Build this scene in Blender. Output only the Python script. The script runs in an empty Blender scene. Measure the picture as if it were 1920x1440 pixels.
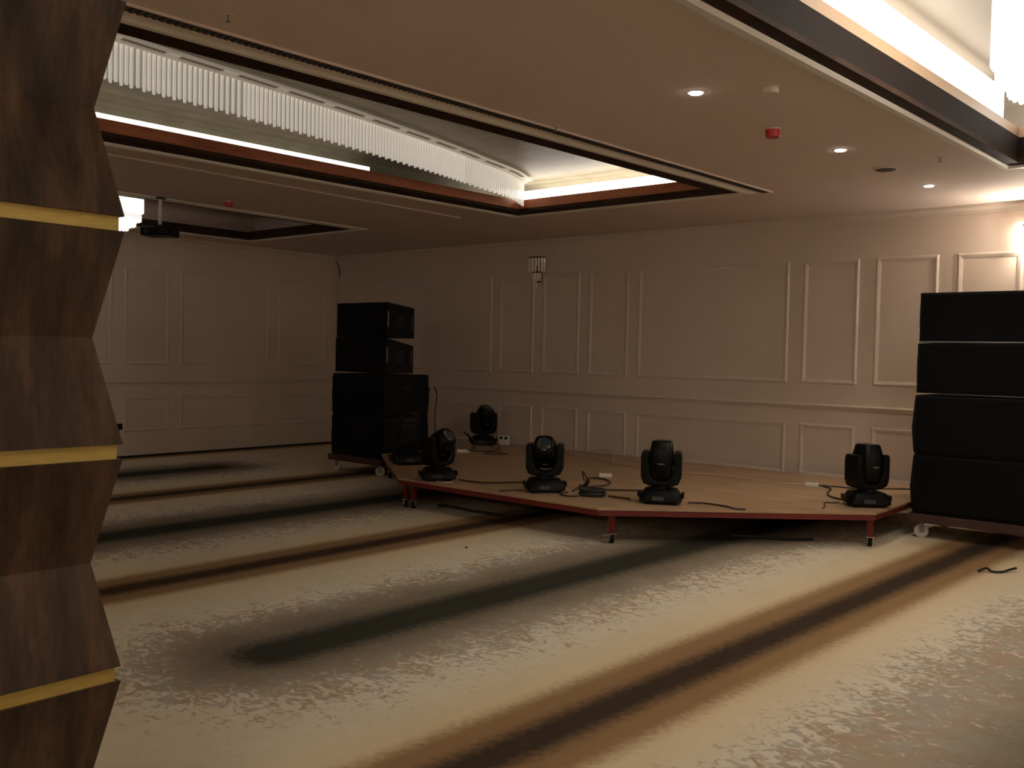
import bpy, math, random
from mathutils import Vector, Matrix
random.seed(7)
sc = bpy.context.scene
C = sc.collection
PI = math.pi

# ------------------------------------------------------------------ camera, world, exposure, large lights
F_PX, YAW, TILT, ROLL = 1766.93, -0.7049, 0.0304, 0.0211
fw = Vector((math.sin(YAW)*math.cos(TILT), math.cos(YAW)*math.cos(TILT), -math.sin(TILT)))
rt = Vector((math.cos(YAW), -math.sin(YAW), 0))
up = rt.cross(fw)
r2 = rt*math.cos(ROLL) + up*math.sin(ROLL)
u2 = -rt*math.sin(ROLL) + up*math.cos(ROLL)
cam_d = bpy.data.cameras.new('camera')
cam_d.sensor_width = 36; cam_d.lens = F_PX*36/1920
cam_d.clip_start = 0.05; cam_d.clip_end = 100
cam = bpy.data.objects.new('camera', cam_d); C.objects.link(cam)
M = Matrix.Identity(4)
for i in range(3):
    M[i][0] = r2[i]; M[i][1] = u2[i]; M[i][2] = -fw[i]
M[2][3] = 1.6
cam.matrix_world = M
sc.camera = cam

w = bpy.data.worlds.new('world'); sc.world = w; w.use_nodes = True
w.node_tree.nodes['Background'].inputs[0].default_value = (0.02, 0.018, 0.015, 1)
w.node_tree.nodes['Background'].inputs[1].default_value = 1.0
vs = sc.view_settings
vs.view_transform = 'Standard'; vs.look = 'None'; vs.gamma = 1; vs.exposure = 1.36
vs.use_curve_mapping = False

CH_POWER = 3.2       # drum chandelier surface strength
CURTAIN_E = 0.12     # glass tube strength
LED1_E = 0.50         # cove strips, centre tray
LED2_E = 3.0         # cove strips, near tray
SCONCE_W = 36.0
SPOT_W = 14.0        # downlights
WARM = (1.0, 0.86, 0.68)

# ------------------------------------------------------------------ helpers
class MB:
    def __init__(s): s.v = []; s.f = []
    def add(s, vs_, fs):
        n = len(s.v); s.v += [tuple(p) for p in vs_]; s.f += [tuple(i+n for i in q) for q in fs]; return s
    def box(s, x0, x1, y0, y1, z0, z1):
        return s.add([(x0,y0,z0),(x1,y0,z0),(x1,y1,z0),(x0,y1,z0),(x0,y0,z1),(x1,y0,z1),(x1,y1,z1),(x0,y1,z1)],
                     [(0,3,2,1),(4,5,6,7),(0,1,5,4),(1,2,6,5),(2,3,7,6),(3,0,4,7)])
    def prism(s, pts, z0, z1):
        n = len(pts)
        return s.add([(x,y,z0) for x,y in pts]+[(x,y,z1) for x,y in pts],
                     [tuple(range(n))[::-1], tuple(range(n,2*n))]+[(i,(i+1)%n,n+(i+1)%n,n+i) for i in range(n)])
    def prism_xz(s, pts, y0, y1):
        n = len(pts)
        return s.add([(x,y0,z) for x,z in pts]+[(x,y1,z) for x,z in pts],
                     [tuple(range(n)), tuple(range(n,2*n))[::-1]]+[((i+1)%n,i,n+i,n+(i+1)%n) for i in range(n)])
    def prism_yz(s, pts, x0, x1):
        n = len(pts)
        return s.add([(x0,y,z) for y,z in pts]+[(x1,y,z) for y,z in pts],
                     [tuple(range(n))[::-1], tuple(range(n,2*n))]+[(i,(i+1)%n,n+(i+1)%n,n+i) for i in range(n)])
    def loft(s, secs, cap=True):
        n = len(secs[0]); k = len(s.v)
        for sec in secs: s.v += [tuple(p) for p in sec]
        for a in range(len(secs)-1):
            for i in range(n):
                j = (i+1) % n
                s.f.append((k+a*n+i, k+a*n+j, k+(a+1)*n+j, k+(a+1)*n+i))
        if cap:
            s.f.append(tuple(k+i for i in range(n))[::-1])
            s.f.append(tuple(k+(len(secs)-1)*n+i for i in range(n)))
        return s
    def lathe(s, prof, seg=24, cx=0, cy=0, cap=True):
        return s.loft([[(cx+r*math.cos(2*PI*i/seg), cy+r*math.sin(2*PI*i/seg), z) for i in range(seg)] for r, z in prof], cap)
    def cyl_x(s, r, x0, x1, cy, cz, seg=20):
        return s.loft([[(x, cy+r*math.cos(2*PI*i/seg), cz+r*math.sin(2*PI*i/seg)) for i in range(seg)] for x in (x0, x1)])
    def cyl_y(s, r, y0, y1, cx, cz, seg=20):
        return s.loft([[(cx-r*math.cos(2*PI*i/seg), y, cz+r*math.sin(2*PI*i/seg)) for i in range(seg)] for y in (y0, y1)])
    def tube(s, pts, r, seg=8, smooth=True):
        P = [Vector(p) for p in pts]
        if smooth and len(P) > 2:
            Q = []
            for i in range(len(P)-1):
                p0 = P[max(i-1,0)]; p1 = P[i]; p2 = P[i+1]; p3 = P[min(i+2,len(P)-1)]
                for k in range(6):
                    t = k/6
                    Q.append(0.5*((2*p1)+(p2-p0)*t+(2*p0-5*p1+4*p2-p3)*t*t+(3*p1-p0-3*p2+p3)*t**3))
            P = Q+[P[-1]]
        secs = []
        for i, p in enumerate(P):
            d = (P[min(i+1,len(P)-1)]-P[max(i-1,0)])
            d = d.normalized() if d.length > 1e-9 else Vector((1,0,0))
            a = d.cross(Vector((0,0,1)))
            if a.length < 0.05: a = d.cross(Vector((1,0,0)))
            a.normalize(); b = a.cross(d)
            secs.append([tuple(p+a*r*math.cos(2*PI*k/seg)+b*r*math.sin(2*PI*k/seg)) for k in range(seg)])
        return s.loft(secs)
    def build(s, name, m, parent=None, bevel=0, smooth=False, loc=None, rot=None, seg=2):
        me = bpy.data.meshes.new(name); me.from_pydata(s.v, [], s.f); me.update()
        if m: me.materials.append(m)
        if smooth:
            for p in me.polygons: p.use_smooth = True
        o = bpy.data.objects.new(name, me); C.objects.link(o)
        if parent: o.parent = parent
        if loc: o.location = loc
        if rot: o.rotation_euler = rot
        if bevel:
            b = o.modifiers.new('bevel', 'BEVEL'); b.width = bevel; b.segments = seg; b.limit_method = 'ANGLE'; b.angle_limit = math.radians(35)
        if smooth:
            e = o.modifiers.new('split', 'EDGE_SPLIT'); e.split_angle = math.radians(40)
        return o

def tag(o, label, cat, group=None, kind=None):
    o['label'] = label; o['category'] = cat
    if group: o['group'] = group
    if kind: o['kind'] = kind
    return o
def thing(name, label, cat, loc=(0,0,0), rz=0, group=None):
    o = bpy.data.objects.new(name, None); C.objects.link(o); o.empty_display_size = 0.1
    o.location = loc; o.rotation_euler = (0,0,rz)
    return tag(o, label, cat, group)
def struct(o): o['kind'] = 'structure'; return o
def copy_tree(o, parent=None):
    c = o.copy(); C.objects.link(c)
    c.parent = parent
    for ch in list(o.children): copy_tree(ch, c)
    return c

def mat(name, col, rough=0.6, metal=0.0, emit=None, es=0.0, spec=0.5):
    m = bpy.data.materials.new(name); m.use_nodes = True
    b = m.node_tree.nodes['Principled BSDF']
    b.inputs['Base Color'].default_value = (*col, 1); b.inputs['Roughness'].default_value = rough
    b.inputs['Metallic'].default_value = metal; b.inputs['Specular IOR Level'].default_value = spec
    if emit: b.inputs['Emission Color'].default_value = (*emit, 1); b.inputs['Emission Strength'].default_value = es
    return m
def nodes(m): return m.node_tree.nodes, m.node_tree.links, m.node_tree.nodes['Principled BSDF']
def noise_mat(name, c1, c2, scale, rough=0.6, bump=0.0, stretch=(1,1,1), spec=0.5, metal=0.0, detail=3):
    m = mat(name, c1, rough, metal, spec=spec); N, L, b = nodes(m)
    tc = N.new('ShaderNodeTexCoord'); mp = N.new('ShaderNodeMapping'); mp.inputs['Scale'].default_value = stretch
    no = N.new('ShaderNodeTexNoise'); no.inputs['Scale'].default_value = scale; no.inputs['Detail'].default_value = detail
    cr = N.new('ShaderNodeValToRGB'); cr.color_ramp.elements[0].color = (*c1,1); cr.color_ramp.elements[1].color = (*c2,1)
    cr.color_ramp.elements[0].position = 0.35; cr.color_ramp.elements[1].position = 0.65
    L.new(tc.outputs['Object'], mp.inputs[0]); L.new(mp.outputs[0], no.inputs['Vector']); L.new(no.outputs[0], cr.inputs[0]); L.new(cr.outputs[0], b.inputs['Base Color'])
    if bump:
        bp = N.new('ShaderNodeBump'); bp.inputs['Strength'].default_value = bump; bp.inputs['Distance'].default_value = 0.01
        L.new(no.outputs[0], bp.inputs['Height']); L.new(bp.outputs[0], b.inputs['Normal'])
    return m
def wood_mat(name, dark, mid, light, rough=0.45, stretch=(9,9,0.8), seed=0.0):
    m = mat(name, mid, rough, spec=0.3); N, L, b = nodes(m)
    tc = N.new('ShaderNodeTexCoord'); mp = N.new('ShaderNodeMapping'); mp.inputs['Scale'].default_value = stretch; mp.inputs['Location'].default_value = (seed,seed,seed)
    no = N.new('ShaderNodeTexNoise'); no.inputs['Scale'].default_value = 1.3; no.inputs['Detail'].default_value = 5; no.inputs['Distortion'].default_value = 0.45
    n2 = N.new('ShaderNodeTexNoise'); n2.inputs['Scale'].default_value = 9; n2.inputs['Detail'].default_value = 3
    mx = N.new('ShaderNodeMix'); mx.data_type = 'FLOAT'; mx.inputs[0].default_value = 0.3
    cr = N.new('ShaderNodeValToRGB'); e = cr.color_ramp.elements
    e[0].position = 0.34; e[0].color = (*dark,1); e[1].position = 0.66; e[1].color = (*light,1)
    x = e.new(0.48); x.color = (*mid,1)
    L.new(tc.outputs['Object'], mp.inputs[0]); L.new(mp.outputs[0], no.inputs['Vector']); L.new(mp.outputs[0], n2.inputs['Vector'])
    L.new(no.outputs[0], mx.inputs[2]); L.new(n2.outputs[0], mx.inputs[3]); L.new(mx.outputs[0], cr.inputs[0]); L.new(cr.outputs[0], b.inputs['Base Color'])
    return m

m_wall = noise_mat('wall_paint', (0.60,0.485,0.39), (0.62,0.50,0.405), 3, 0.75, spec=0.25)
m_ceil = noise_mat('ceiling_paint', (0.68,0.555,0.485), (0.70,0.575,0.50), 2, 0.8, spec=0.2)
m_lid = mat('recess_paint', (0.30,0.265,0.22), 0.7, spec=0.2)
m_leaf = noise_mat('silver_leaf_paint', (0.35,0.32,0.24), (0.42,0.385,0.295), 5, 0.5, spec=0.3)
m_trim = mat('moulding_paint', (0.61,0.50,0.405), 0.6)
m_cornice = mat('cornice_paint', (0.74,0.68,0.60), 0.5)
m_wood_dark = wood_mat('dark_frame_wood', (0.02,0.011,0.007), (0.035,0.019,0.012), (0.05,0.027,0.017), 0.7, (3,3,3))
m_wood_dark.node_tree.nodes['Principled BSDF'].inputs['Specular IOR Level'].default_value = 0.08
m_wood_red = wood_mat('mahogany_fascia', (0.24,0.075,0.035), (0.36,0.12,0.055), (0.46,0.17,0.08), 0.5, (1,1,6))
m_wood_fascia = mat('shaded_fascia_wood', (0.013,0.008,0.006), 0.75, spec=0.12)  # near recess fascia: its unlit shade is put into this near-black colour
m_wood_tan = mat('pale_wood_edge', (0.42,0.28,0.17), 0.5)
m_walnut = wood_mat('walnut_veneer', (0.012,0.006,0.0025), (0.036,0.018,0.008), (0.075,0.040,0.018), 0.45, (11,11,0.5), 3)
m_gold = noise_mat('brushed_gold', (0.37,0.26,0.06), (0.43,0.30,0.075), 20, 0.5, metal=0.2, stretch=(1,1,8))
m_black = mat('black_paint', (0.006,0.006,0.006), 0.6, spec=0.15)
m_grille = noise_mat('speaker_grille', (0.0035,0.0035,0.0035), (0.007,0.007,0.007), 160, 0.8, spec=0.08)
m_plastic = mat('black_plastic', (0.0022,0.0024,0.0022), 0.35, spec=0.18)
m_plastic2 = mat('black_matte_plastic', (0.0026,0.003,0.0026), 0.45, spec=0.13)
m_glass_lens = mat('lens_glass', (0.03,0.035,0.04), 0.08, spec=0.9)
m_steel = mat('steel', (0.45,0.43,0.40), 0.35, 0.9)
m_greyp = mat('grey_metal_strip', (0.22,0.22,0.22), 0.4, 0.3)
m_wheel = mat('pale_wheel', (0.50,0.46,0.41), 0.5)
m_redf = mat('red_steel', (0.15,0.013,0.009), 0.5)
m_dolly = noise_mat('brown_dolly_wood', (0.040,0.016,0.011), (0.060,0.025,0.017), 6, 0.6, stretch=(1,8,8))
m_white = mat('white_plastic', (0.75,0.70,0.63), 0.4)
m_cable = mat('brown_cable', (0.05,0.024,0.012), 0.5)
m_bcable = mat('black_cable', (0.01,0.009,0.008), 0.5)
m_wcable = mat('pale_cable', (0.55,0.43,0.30), 0.5)
m_redp = mat('red_plastic', (0.50,0.02,0.02), 0.4)
m_bronze = mat('dark_bronze', (0.05,0.03,0.02), 0.35, 0.7)
m_dark = mat('dark_void', (0.01,0.008,0.007), 0.9)
m_slot = mat('diffuser_metal', (0.07,0.055,0.045), 0.7)
m_slotb = mat('diffuser_backing', (0.035,0.026,0.02), 0.8)
m_slotg = mat('canopy_slot', (0.30,0.27,0.21), 0.7)
m_led = mat('led_strip', (0.9,0.9,0.9), 0.5, emit=(1.0,0.93,0.82), es=LED1_E)
m_led2 = mat('led_strip_bright', (0.9,0.9,0.9), 0.5, emit=(1.0,0.93,0.84), es=LED2_E)
m_led3 = mat('led_strip_brightest', (0.9,0.9,0.9), 0.5, emit=(1.0,0.93,0.84), es=2.6)
m_down = mat('downlight_lens', (0.9,0.9,0.9), 0.5, emit=(1.0,0.93,0.82), es=14)
m_crystal = mat('lit_crystal', (0.9,0.88,0.84), 0.2, emit=(1.0,0.93,0.83), es=CH_POWER)
m_crystal_dim = mat('lit_crystal_dim', (0.85,0.83,0.79), 0.2, emit=(1.0,0.95,0.87), es=0.42)
m_crystal_rod_dim = mat('lit_crystal_rod_dim', (0.85,0.83,0.8), 0.15, emit=(1.0,0.95,0.87), es=0.34)
m_crystal_rod = mat('lit_crystal_rod', (0.85,0.83,0.8), 0.15, emit=(1.0,0.94,0.86), es=CH_POWER*0.45)
m_tube = mat('glass_tube_lit', (0.8,0.77,0.7), 0.15, emit=(1.0,0.92,0.80), es=CURTAIN_E)
m_tubeback = mat('curtain_diffuser', (0.30,0.28,0.23), 0.5, emit=(1.0,0.90,0.76), es=CURTAIN_E*0.3)
m_canopy = mat('canopy_plate', (0.66,0.61,0.50), 0.5, emit=(1.0,0.9,0.74), es=0.05)
m_sglass0 = mat('sconce_glass_unlit', (0.85,0.76,0.66), 0.15, spec=0.8)
def glass(name, col, es=0):
    m = mat(name, col, 0.08); N, L, b = nodes(m)
    b.inputs['Transmission Weight'].default_value = 0.75; b.inputs['IOR'].default_value = 1.45
    if es: b.inputs['Emission Color'].default_value = (1,0.93,0.82,1); b.inputs['Emission Strength'].default_value = es
    return m
m_sglass = glass('sconce_glass', (0.95,0.88,0.80))
m_sglass_lit = glass('sconce_glass_lit', (0.95,0.92,0.86), 3.0)
m_bulb = mat('sconce_bulb', (1,1,1), 0.5, emit=(1,0.93,0.82), es=60)

# ------------------------------------------------------------------ carpet
def carpet():
    m = mat('patterned_carpet', (0.5,0.42,0.3), 0.95, spec=0.05); N, L, b = nodes(m)
    def val(x):
        return x
    def mth(op, a, b_=None, c=None, clamp=False):
        n = N.new('ShaderNodeMath'); n.operation = op; n.use_clamp = clamp
        for i, q in enumerate((a, b_, c)):
            if q is None: continue
            if isinstance(q, (int, float)): n.inputs[i].default_value = q
            else: L.new(q, n.inputs[i])
        return n.outputs[0]
    def mixc(f, a, b_):
        n = N.new('ShaderNodeMix'); n.data_type = 'RGBA'
        if isinstance(f, (int, float)): n.inputs[0].default_value = f
        else: L.new(f, n.inputs[0])
        for i, q in ((6, a), (7, b_)):
            if isinstance(q, tuple): n.inputs[i].default_value = (*q, 1)
            else: L.new(q, n.inputs[i])
        return n.outputs[2]
    def sstep(x, a, b_):
        n = N.new('ShaderNodeMapRange'); n.interpolation_type = 'SMOOTHSTEP'
        L.new(x, n.inputs[0]); n.inputs[1].default_value = a; n.inputs[2].default_value = b_
        return n.outputs[0]
    tc = N.new('ShaderNodeTexCoord'); sp = N.new('ShaderNodeSeparateXYZ'); L.new(tc.outputs['Object'], sp.inputs[0])
    X, Y = sp.outputs[0], sp.outputs[1]
    k = mth('MULTIPLY', mth('ADD', X, 6.6), 0.25, clamp=True)
    u = mth('SUBTRACT', X, mth('MULTIPLY', mth('MULTIPLY', mth('SUBTRACT', Y, 5.0), 0.042), k))
    # fuzzy edge noise
    nf = N.new('ShaderNodeTexNoise'); nf.inputs['Scale'].default_value = 26; nf.inputs['Detail'].default_value = 3
    L.new(tc.outputs['Object'], nf.inputs['Vector'])
    jit = mth('MULTIPLY', mth('SUBTRACT', nf.outputs[0], 0.5), 0.16)
    ub = mth('ADD', u, mth('MULTIPLY', jit, 0.6))
    s = mth('DIVIDE', mth('ADD', ub, 2.345), 3.60)
    db = mth('MULTIPLY', mth('ABSOLUTE', mth('SUBTRACT', s, mth('ROUND', s))), 3.60)
    s2 = mth('DIVIDE', mth('ADD', u, 4.09), 3.6)
    idx = mth('ROUND', s2)
    dx = mth('MULTIPLY', mth('ABSOLUTE', mth('SUBTRACT', s2, idx)), 3.6)
    # capsule ends: the teal bars alternate in length
    # idx 0 -> starts y=2.75 ; idx -2 -> ends y=7.3 ; others long
    is0 = mth('COMPARE', idx, 0.0, 0.4); is2 = mth('COMPARE', idx, -2.0, 0.4); is1 = mth('COMPARE', idx, 1.0, 0.4)
    lo = mth('MULTIPLY', mth('MAXIMUM', mth('SUBTRACT', 2.95, Y), 0.0), is0)
    hi = mth('MULTIPLY', mth('MAXIMUM', mth('SUBTRACT', Y, 7.1), 0.0), is2)
    h1 = mth('MULTIPLY', mth('MAXIMUM', mth('SUBTRACT', Y, 6.6), 0.0), is1)
    dy = mth('ADD', mth('ADD', lo, hi), h1)
    dt0 = mth('SQRT', mth('ADD', mth('MULTIPLY', dx, dx), mth('MULTIPLY', dy, dy)))
    n3 = N.new('ShaderNodeTexNoise'); n3.inputs['Scale'].default_value = 2.3; n3.inputs['Detail'].default_value = 2
    L.new(tc.outputs['Object'], n3.inputs['Vector'])
    dt = mth('ADD', dt0, mth('MULTIPLY', mth('SUBTRACT', n3.outputs[0], 0.5), 0.35))
    dt = mth('SUBTRACT', dt, mth('MULTIPLY', is1, 0.30))
    dtj = mth('ADD', dt, jit)
    # mottle: swirly threshold of distorted noise
    mp = N.new('ShaderNodeMapping'); mp.inputs['Scale'].default_value = (1.0, 1.25, 1); L.new(tc.outputs['Object'], mp.inputs[0])
    m1 = N.new('ShaderNodeTexNoise'); m1.inputs['Scale'].default_value = 13; m1.inputs['Detail'].default_value = 2.5; m1.inputs['Distortion'].default_value = 1.5
    L.new(mp.outputs[0], m1.inputs['Vector'])
    m2 = N.new('ShaderNodeTexNoise'); m2.inputs['Scale'].default_value = 5; m2.inputs['Detail'].default_value = 2; m2.inputs['Distortion'].default_value = 1
    L.new(mp.outputs[0], m2.inputs['Vector'])
    # threshold rises as we approach the teal core
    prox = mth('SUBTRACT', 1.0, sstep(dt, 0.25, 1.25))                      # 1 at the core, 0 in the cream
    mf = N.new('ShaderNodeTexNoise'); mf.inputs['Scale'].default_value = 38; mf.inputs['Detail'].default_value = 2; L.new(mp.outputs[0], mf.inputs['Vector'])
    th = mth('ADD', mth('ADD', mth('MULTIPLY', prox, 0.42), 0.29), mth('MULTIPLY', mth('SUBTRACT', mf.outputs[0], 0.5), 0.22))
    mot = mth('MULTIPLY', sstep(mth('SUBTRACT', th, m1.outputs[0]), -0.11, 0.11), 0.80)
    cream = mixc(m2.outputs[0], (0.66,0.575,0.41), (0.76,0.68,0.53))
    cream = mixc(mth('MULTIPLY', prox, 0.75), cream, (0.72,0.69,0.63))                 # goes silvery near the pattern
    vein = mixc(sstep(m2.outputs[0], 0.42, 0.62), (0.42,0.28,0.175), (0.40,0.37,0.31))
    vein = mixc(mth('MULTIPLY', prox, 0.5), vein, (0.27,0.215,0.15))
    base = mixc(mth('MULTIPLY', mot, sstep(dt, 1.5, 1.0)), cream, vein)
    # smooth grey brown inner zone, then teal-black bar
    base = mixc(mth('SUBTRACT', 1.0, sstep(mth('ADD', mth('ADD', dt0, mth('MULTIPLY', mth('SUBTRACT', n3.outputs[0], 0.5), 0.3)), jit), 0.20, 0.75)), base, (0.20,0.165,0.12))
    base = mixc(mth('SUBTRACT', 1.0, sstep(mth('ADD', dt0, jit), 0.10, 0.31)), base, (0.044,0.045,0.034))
    # brown stripe
    warm = mixc(sstep(db, 0.28, 0.75), (0.69,0.56,0.36), base)
    tan = mixc(sstep(db, 0.24, 0.41), (0.30,0.185,0.095), warm)
    br = mixc(sstep(db, 0.04, 0.19), (0.060,0.040,0.027), tan)
    L.new(br, b.inputs['Base Color'])
    fz = N.new('ShaderNodeTexNoise'); fz.inputs['Scale'].default_value = 220; L.new(tc.outputs['Object'], fz.inputs['Vector'])
    bp = N.new('ShaderNodeBump'); bp.inputs['Strength'].default_value = 0.25; bp.inputs['Distance'].default_value = 0.004
    L.new(fz.outputs[0], bp.inputs['Height']); L.new(bp.outputs[0], b.inputs['Normal'])
    return m

# ------------------------------------------------------------------ room shell
H = 3.258
XL, XR, YF, YB = -13.07, 6.6, -4.0, 10.56
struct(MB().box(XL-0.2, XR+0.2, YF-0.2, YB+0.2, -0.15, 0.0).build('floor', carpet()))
struct(MB().box(XL-0.2, XL, YF-0.2, YB+0.2, 0, 4.4).build('wall_left', m_wall))
struct(MB().box(XL, XR, YB, YB+0.2, 0, 4.4).build('wall_back', m_wall))
struct(MB().box(XR, XR+0.2, YF-0.2, YB+0.2, 0, 4.4).build('wall_right', m_wall))
struct(MB().box(XL, XR, YF-0.2, YF, 0, 4.4).build('wall_front', m_wall))

trays = {  # x0, x1 at y=5, y0, y1, skew, recess ceiling z
    'far': (-12.33, -9.85, -1.5, 8.30, 0.0, 3.62),
    'mid': (-7.43, -4.53, -1.5, 8.55, 0.05, 3.62),
    'near': (-2.16, 0.85, -2.6, 8.62, 0.05, 3.92),
}
def tp(t, x, y): return (x + t[4]*(y-5.0), y)
def corners(t, off):
    x0, x1, y0, y1 = t[0]-off, t[1]+off, t[2]-off, t[3]+off
    return [tp(t,x0,y0), tp(t,x1,y0), tp(t,x1,y1), tp(t,x0,y1)]
def ring(mb, t, prof, closed=True):
    """sweep a closed (offset, z) profile round the tray opening"""
    n = len(prof); base = len(mb.v)
    for off, z in prof: mb.v += [(x, y, z) for x, y in corners(t, off)]
    for a in range(n if closed else n-1):
        b = (a+1) % n
        for i in range(4):
            j = (i+1) % 4
            mb.f.append((base+a*4+i, base+a*4+j, base+b*4+j, base+b*4+i))
    return mb
# ceiling: slabs between the tray openings plus the recessed lids
cb = MB()
T = [trays['far'], trays['mid'], trays['near']]
OFF = 0.0
edges = [((XL,YF),(XL,YB))]
def strip(p):  # p = 4 corner xy
    n = len(cb.v)
    cb.add([(x,y,H) for x,y in p]+[(x,y,H+0.02) for x,y in p], [(3,2,1,0),(4,5,6,7),(0,1,5,4),(1,2,6,5),(2,3,7,6),(3,0,4,7)])
cs = [corners(t, OFF) for t in T]
lefts = [XL] ; mids = []
def xat(t, x, y): return x + t[4]*(y-5.0)
bounds = [('x', XL)] + [(t, 'pair') for t in T]
# columns between trays
prev = lambda y: XL
for t in T:
    a0, a1 = prev(YF), prev(YB)
    strip([(a0,YF), (xat(t,t[0],YF),YF), (xat(t,t[0],YB),YB), (a1,YB)])
    # in front of and behind this tray
    strip([(xat(t,t[0],YF),YF), (xat(t,t[1],YF),YF), (xat(t,t[1],t[2]),t[2]), (xat(t,t[0],t[2]),t[2])])
    strip([(xat(t,t[0],t[3]),t[3]), (xat(t,t[1],t[3]),t[3]), (xat(t,t[1],YB),YB), (xat(t,t[0],YB),YB)])
    prev = (lambda tt: (lambda y: xat(tt, tt[1], y)))(t)
strip([(prev(YF),YF), (XR,YF), (XR,YB), (prev(YB),YB)])
ml = MB(); mn = MB()
for t in T:
    z = t[5]; tm = ml if t is trays['mid'] else (mn if t is trays['near'] else cb)
    # recess wall and lid
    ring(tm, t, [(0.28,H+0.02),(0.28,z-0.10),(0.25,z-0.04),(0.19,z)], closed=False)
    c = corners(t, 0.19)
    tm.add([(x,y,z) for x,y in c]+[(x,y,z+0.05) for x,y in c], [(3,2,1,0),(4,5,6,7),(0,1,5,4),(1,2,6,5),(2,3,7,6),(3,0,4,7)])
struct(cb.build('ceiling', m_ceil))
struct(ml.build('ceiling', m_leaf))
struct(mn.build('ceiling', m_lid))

ntrim = 0
def trim(mb, m, bevel=0):
    global ntrim
    ntrim += 1
    return struct(mb.build('trim_%d' % ntrim, m, bevel=bevel))
for key, (sw, fh) in {'far':(0.17,0.09), 'mid':(0.21,0.128), 'near':(0.09,0.20)}.items():
    t = trays[key]
    trim(ring(MB(), t, [(0.0,H-0.012),(0.02,H-0.025),(0.06,H-0.025),(0.08,H-0.016),(0.10,H-0.010),(0.105,H+0.01),(0.0,H+0.01)]), m_cornice)      # painted cornice round the opening
    trim(ring(MB(), t, [(0.0,H-0.004),(0.0,H+0.03),(-sw+0.02,H+0.03),(-sw,H+0.03),(-sw,H-0.004)]), m_wood_dark)          # dark wood soffit
    if key == 'near':
        trim(ring(MB(), t, [(-sw+0.02,H+0.03),(-sw,H+0.03),(-sw,H+fh),(0.0,H+fh),(0.0,H+fh-0.02),(-sw+0.02,H+fh-0.02)]), m_wood_fascia)
        trim(ring(MB(), t, [(-sw+0.02,H+fh),(-sw+0.02,H+fh+0.09),(-sw+0.05,H+fh+0.09),(-sw+0.05,H+fh)]), m_wood_tan)
        trim(ring(MB(), t, [(-sw+0.05,H+fh+0.001),(0.28,H+fh+0.001),(0.28,H+fh+0.012),(-sw+0.05,H+fh+0.012)]), m_cornice)
    else:
        trim(ring(MB(), t, [(-sw+0.02,H+0.03),(-sw,H+0.03),(-sw,H+fh),(-sw+0.02,H+fh)]), m_wood_red if key == 'mid' else m_wood_dark)
        trim(ring(MB(), t, [(-sw+0.02,H+fh-0.03),(0.28,H+fh-0.03),(0.28,H+fh-0.02),(-sw+0.02,H+fh-0.02)]), m_cornice)

def led(name, t, p0, p1, z0, z1, m, label, group, depth=0.02):
    # straight bar from p0 to p1 (tray coordinates), standing in the cove
    a = Vector((*tp(t,*p0),0)); b = Vector((*tp(t,*p1),0)); d = (b-a).normalized(); n = Vector((-d.y,d.x,0))*depth/2
    pts = [(a-n)[:2], (b-n)[:2], (b+n)[:2], (a+n)[:2]]
    root = thing(name, label, 'light', (0,0,0), 0, group)
    MB().prism(pts, z0, z1).build('diffuser', m, root)
    MB().prism(pts, z0-0.012, z0-0.001).build('channel', m_steel, root)
t = trays['mid']
zl = H+0.128-0.02
led('led_strip', t, (-7.43+0.06,-1.2), (-7.43+0.06,6.30), zl+0.014, zl+0.094, m_led, 'white cove light strip glowing along the left side of the middle ceiling recess', 'cove lights of the middle recess')
led('led_strip', t, (-7.36,8.55-0.04), (-4.80,8.55-0.04), zl+0.014, zl+0.150, m_led2, 'white cove light strip glowing at the far end of the middle ceiling recess', 'cove lights of the middle recess')
led('led_strip', t, (-4.53-0.06,-1.2), (-4.53-0.06,8.2), zl+0.014, zl+0.05, m_led, 'cove light strip hidden behind the near edge of the middle ceiling recess', 'cove lights of the middle recess')
t = trays['near']; zl = H+0.20+0.012
led('led_strip', t, (-2.16+0.02,-2.2), (-2.16+0.02,8.3), zl+0.014, zl+0.34, m_led3, 'bright cove light strip along the left side of the recess at upper right', 'cove lights of the near recess')
led('led_strip', t, (-1.9,8.62-0.02), (0.6,8.62-0.02), zl+0.014, zl+0.34, m_led3, 'bright cove light strip at the far end of the recess at upper right', 'cove lights of the near recess')

# ------------------------------------------------------------------ wall mouldings
def frame_back(x0, x1, z0, z1, w_=0.055, d=0.015):
    mb = MB(); y = YB
    prof = [(0,0),(0.008,d*0.6),(0.02,d),(0.035,d*0.75),(w_,0.004),(w_,0)]
    base = len(mb.v)
    for o, dd in prof:
        mb.v += [(x0+o,y-dd,z0+o),(x1-o,y-dd,z0+o),(x1-o,y-dd,z1-o),(x0+o,y-dd,z1-o)]
    for a in range(len(prof)-1):
        for i in range(4):
            j = (i+1)%4; mb.f.append((a*4+i,a*4+j,(a+1)*4+j,(a+1)*4+i))
    return trim(mb, m_trim)
def frame_left(y0, y1, z0, z1, w_=0.055, d=0.015):
    mb = MB(); x = XL
    prof = [(0,0),(0.008,d*0.6),(0.02,d),(0.035,d*0.75),(w_,0.004),(w_,0)]
    for o, dd in prof:
        mb.v += [(x+dd,y1-o,z0+o),(x+dd,y0+o,z0+o),(x+dd,y0+o,z1-o),(x+dd,y1-o,z1-o)]
    for a in range(len(prof)-1):
        for i in range(4):
            j = (i+1)%4; mb.f.append((a*4+i,a*4+j,(a+1)*4+j,(a+1)*4+i))
    return trim(mb, m_trim)
UZ = (1.345, 2.765); LZ = (0.372, 0.885); LZB = (0.27, 0.885)
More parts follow.
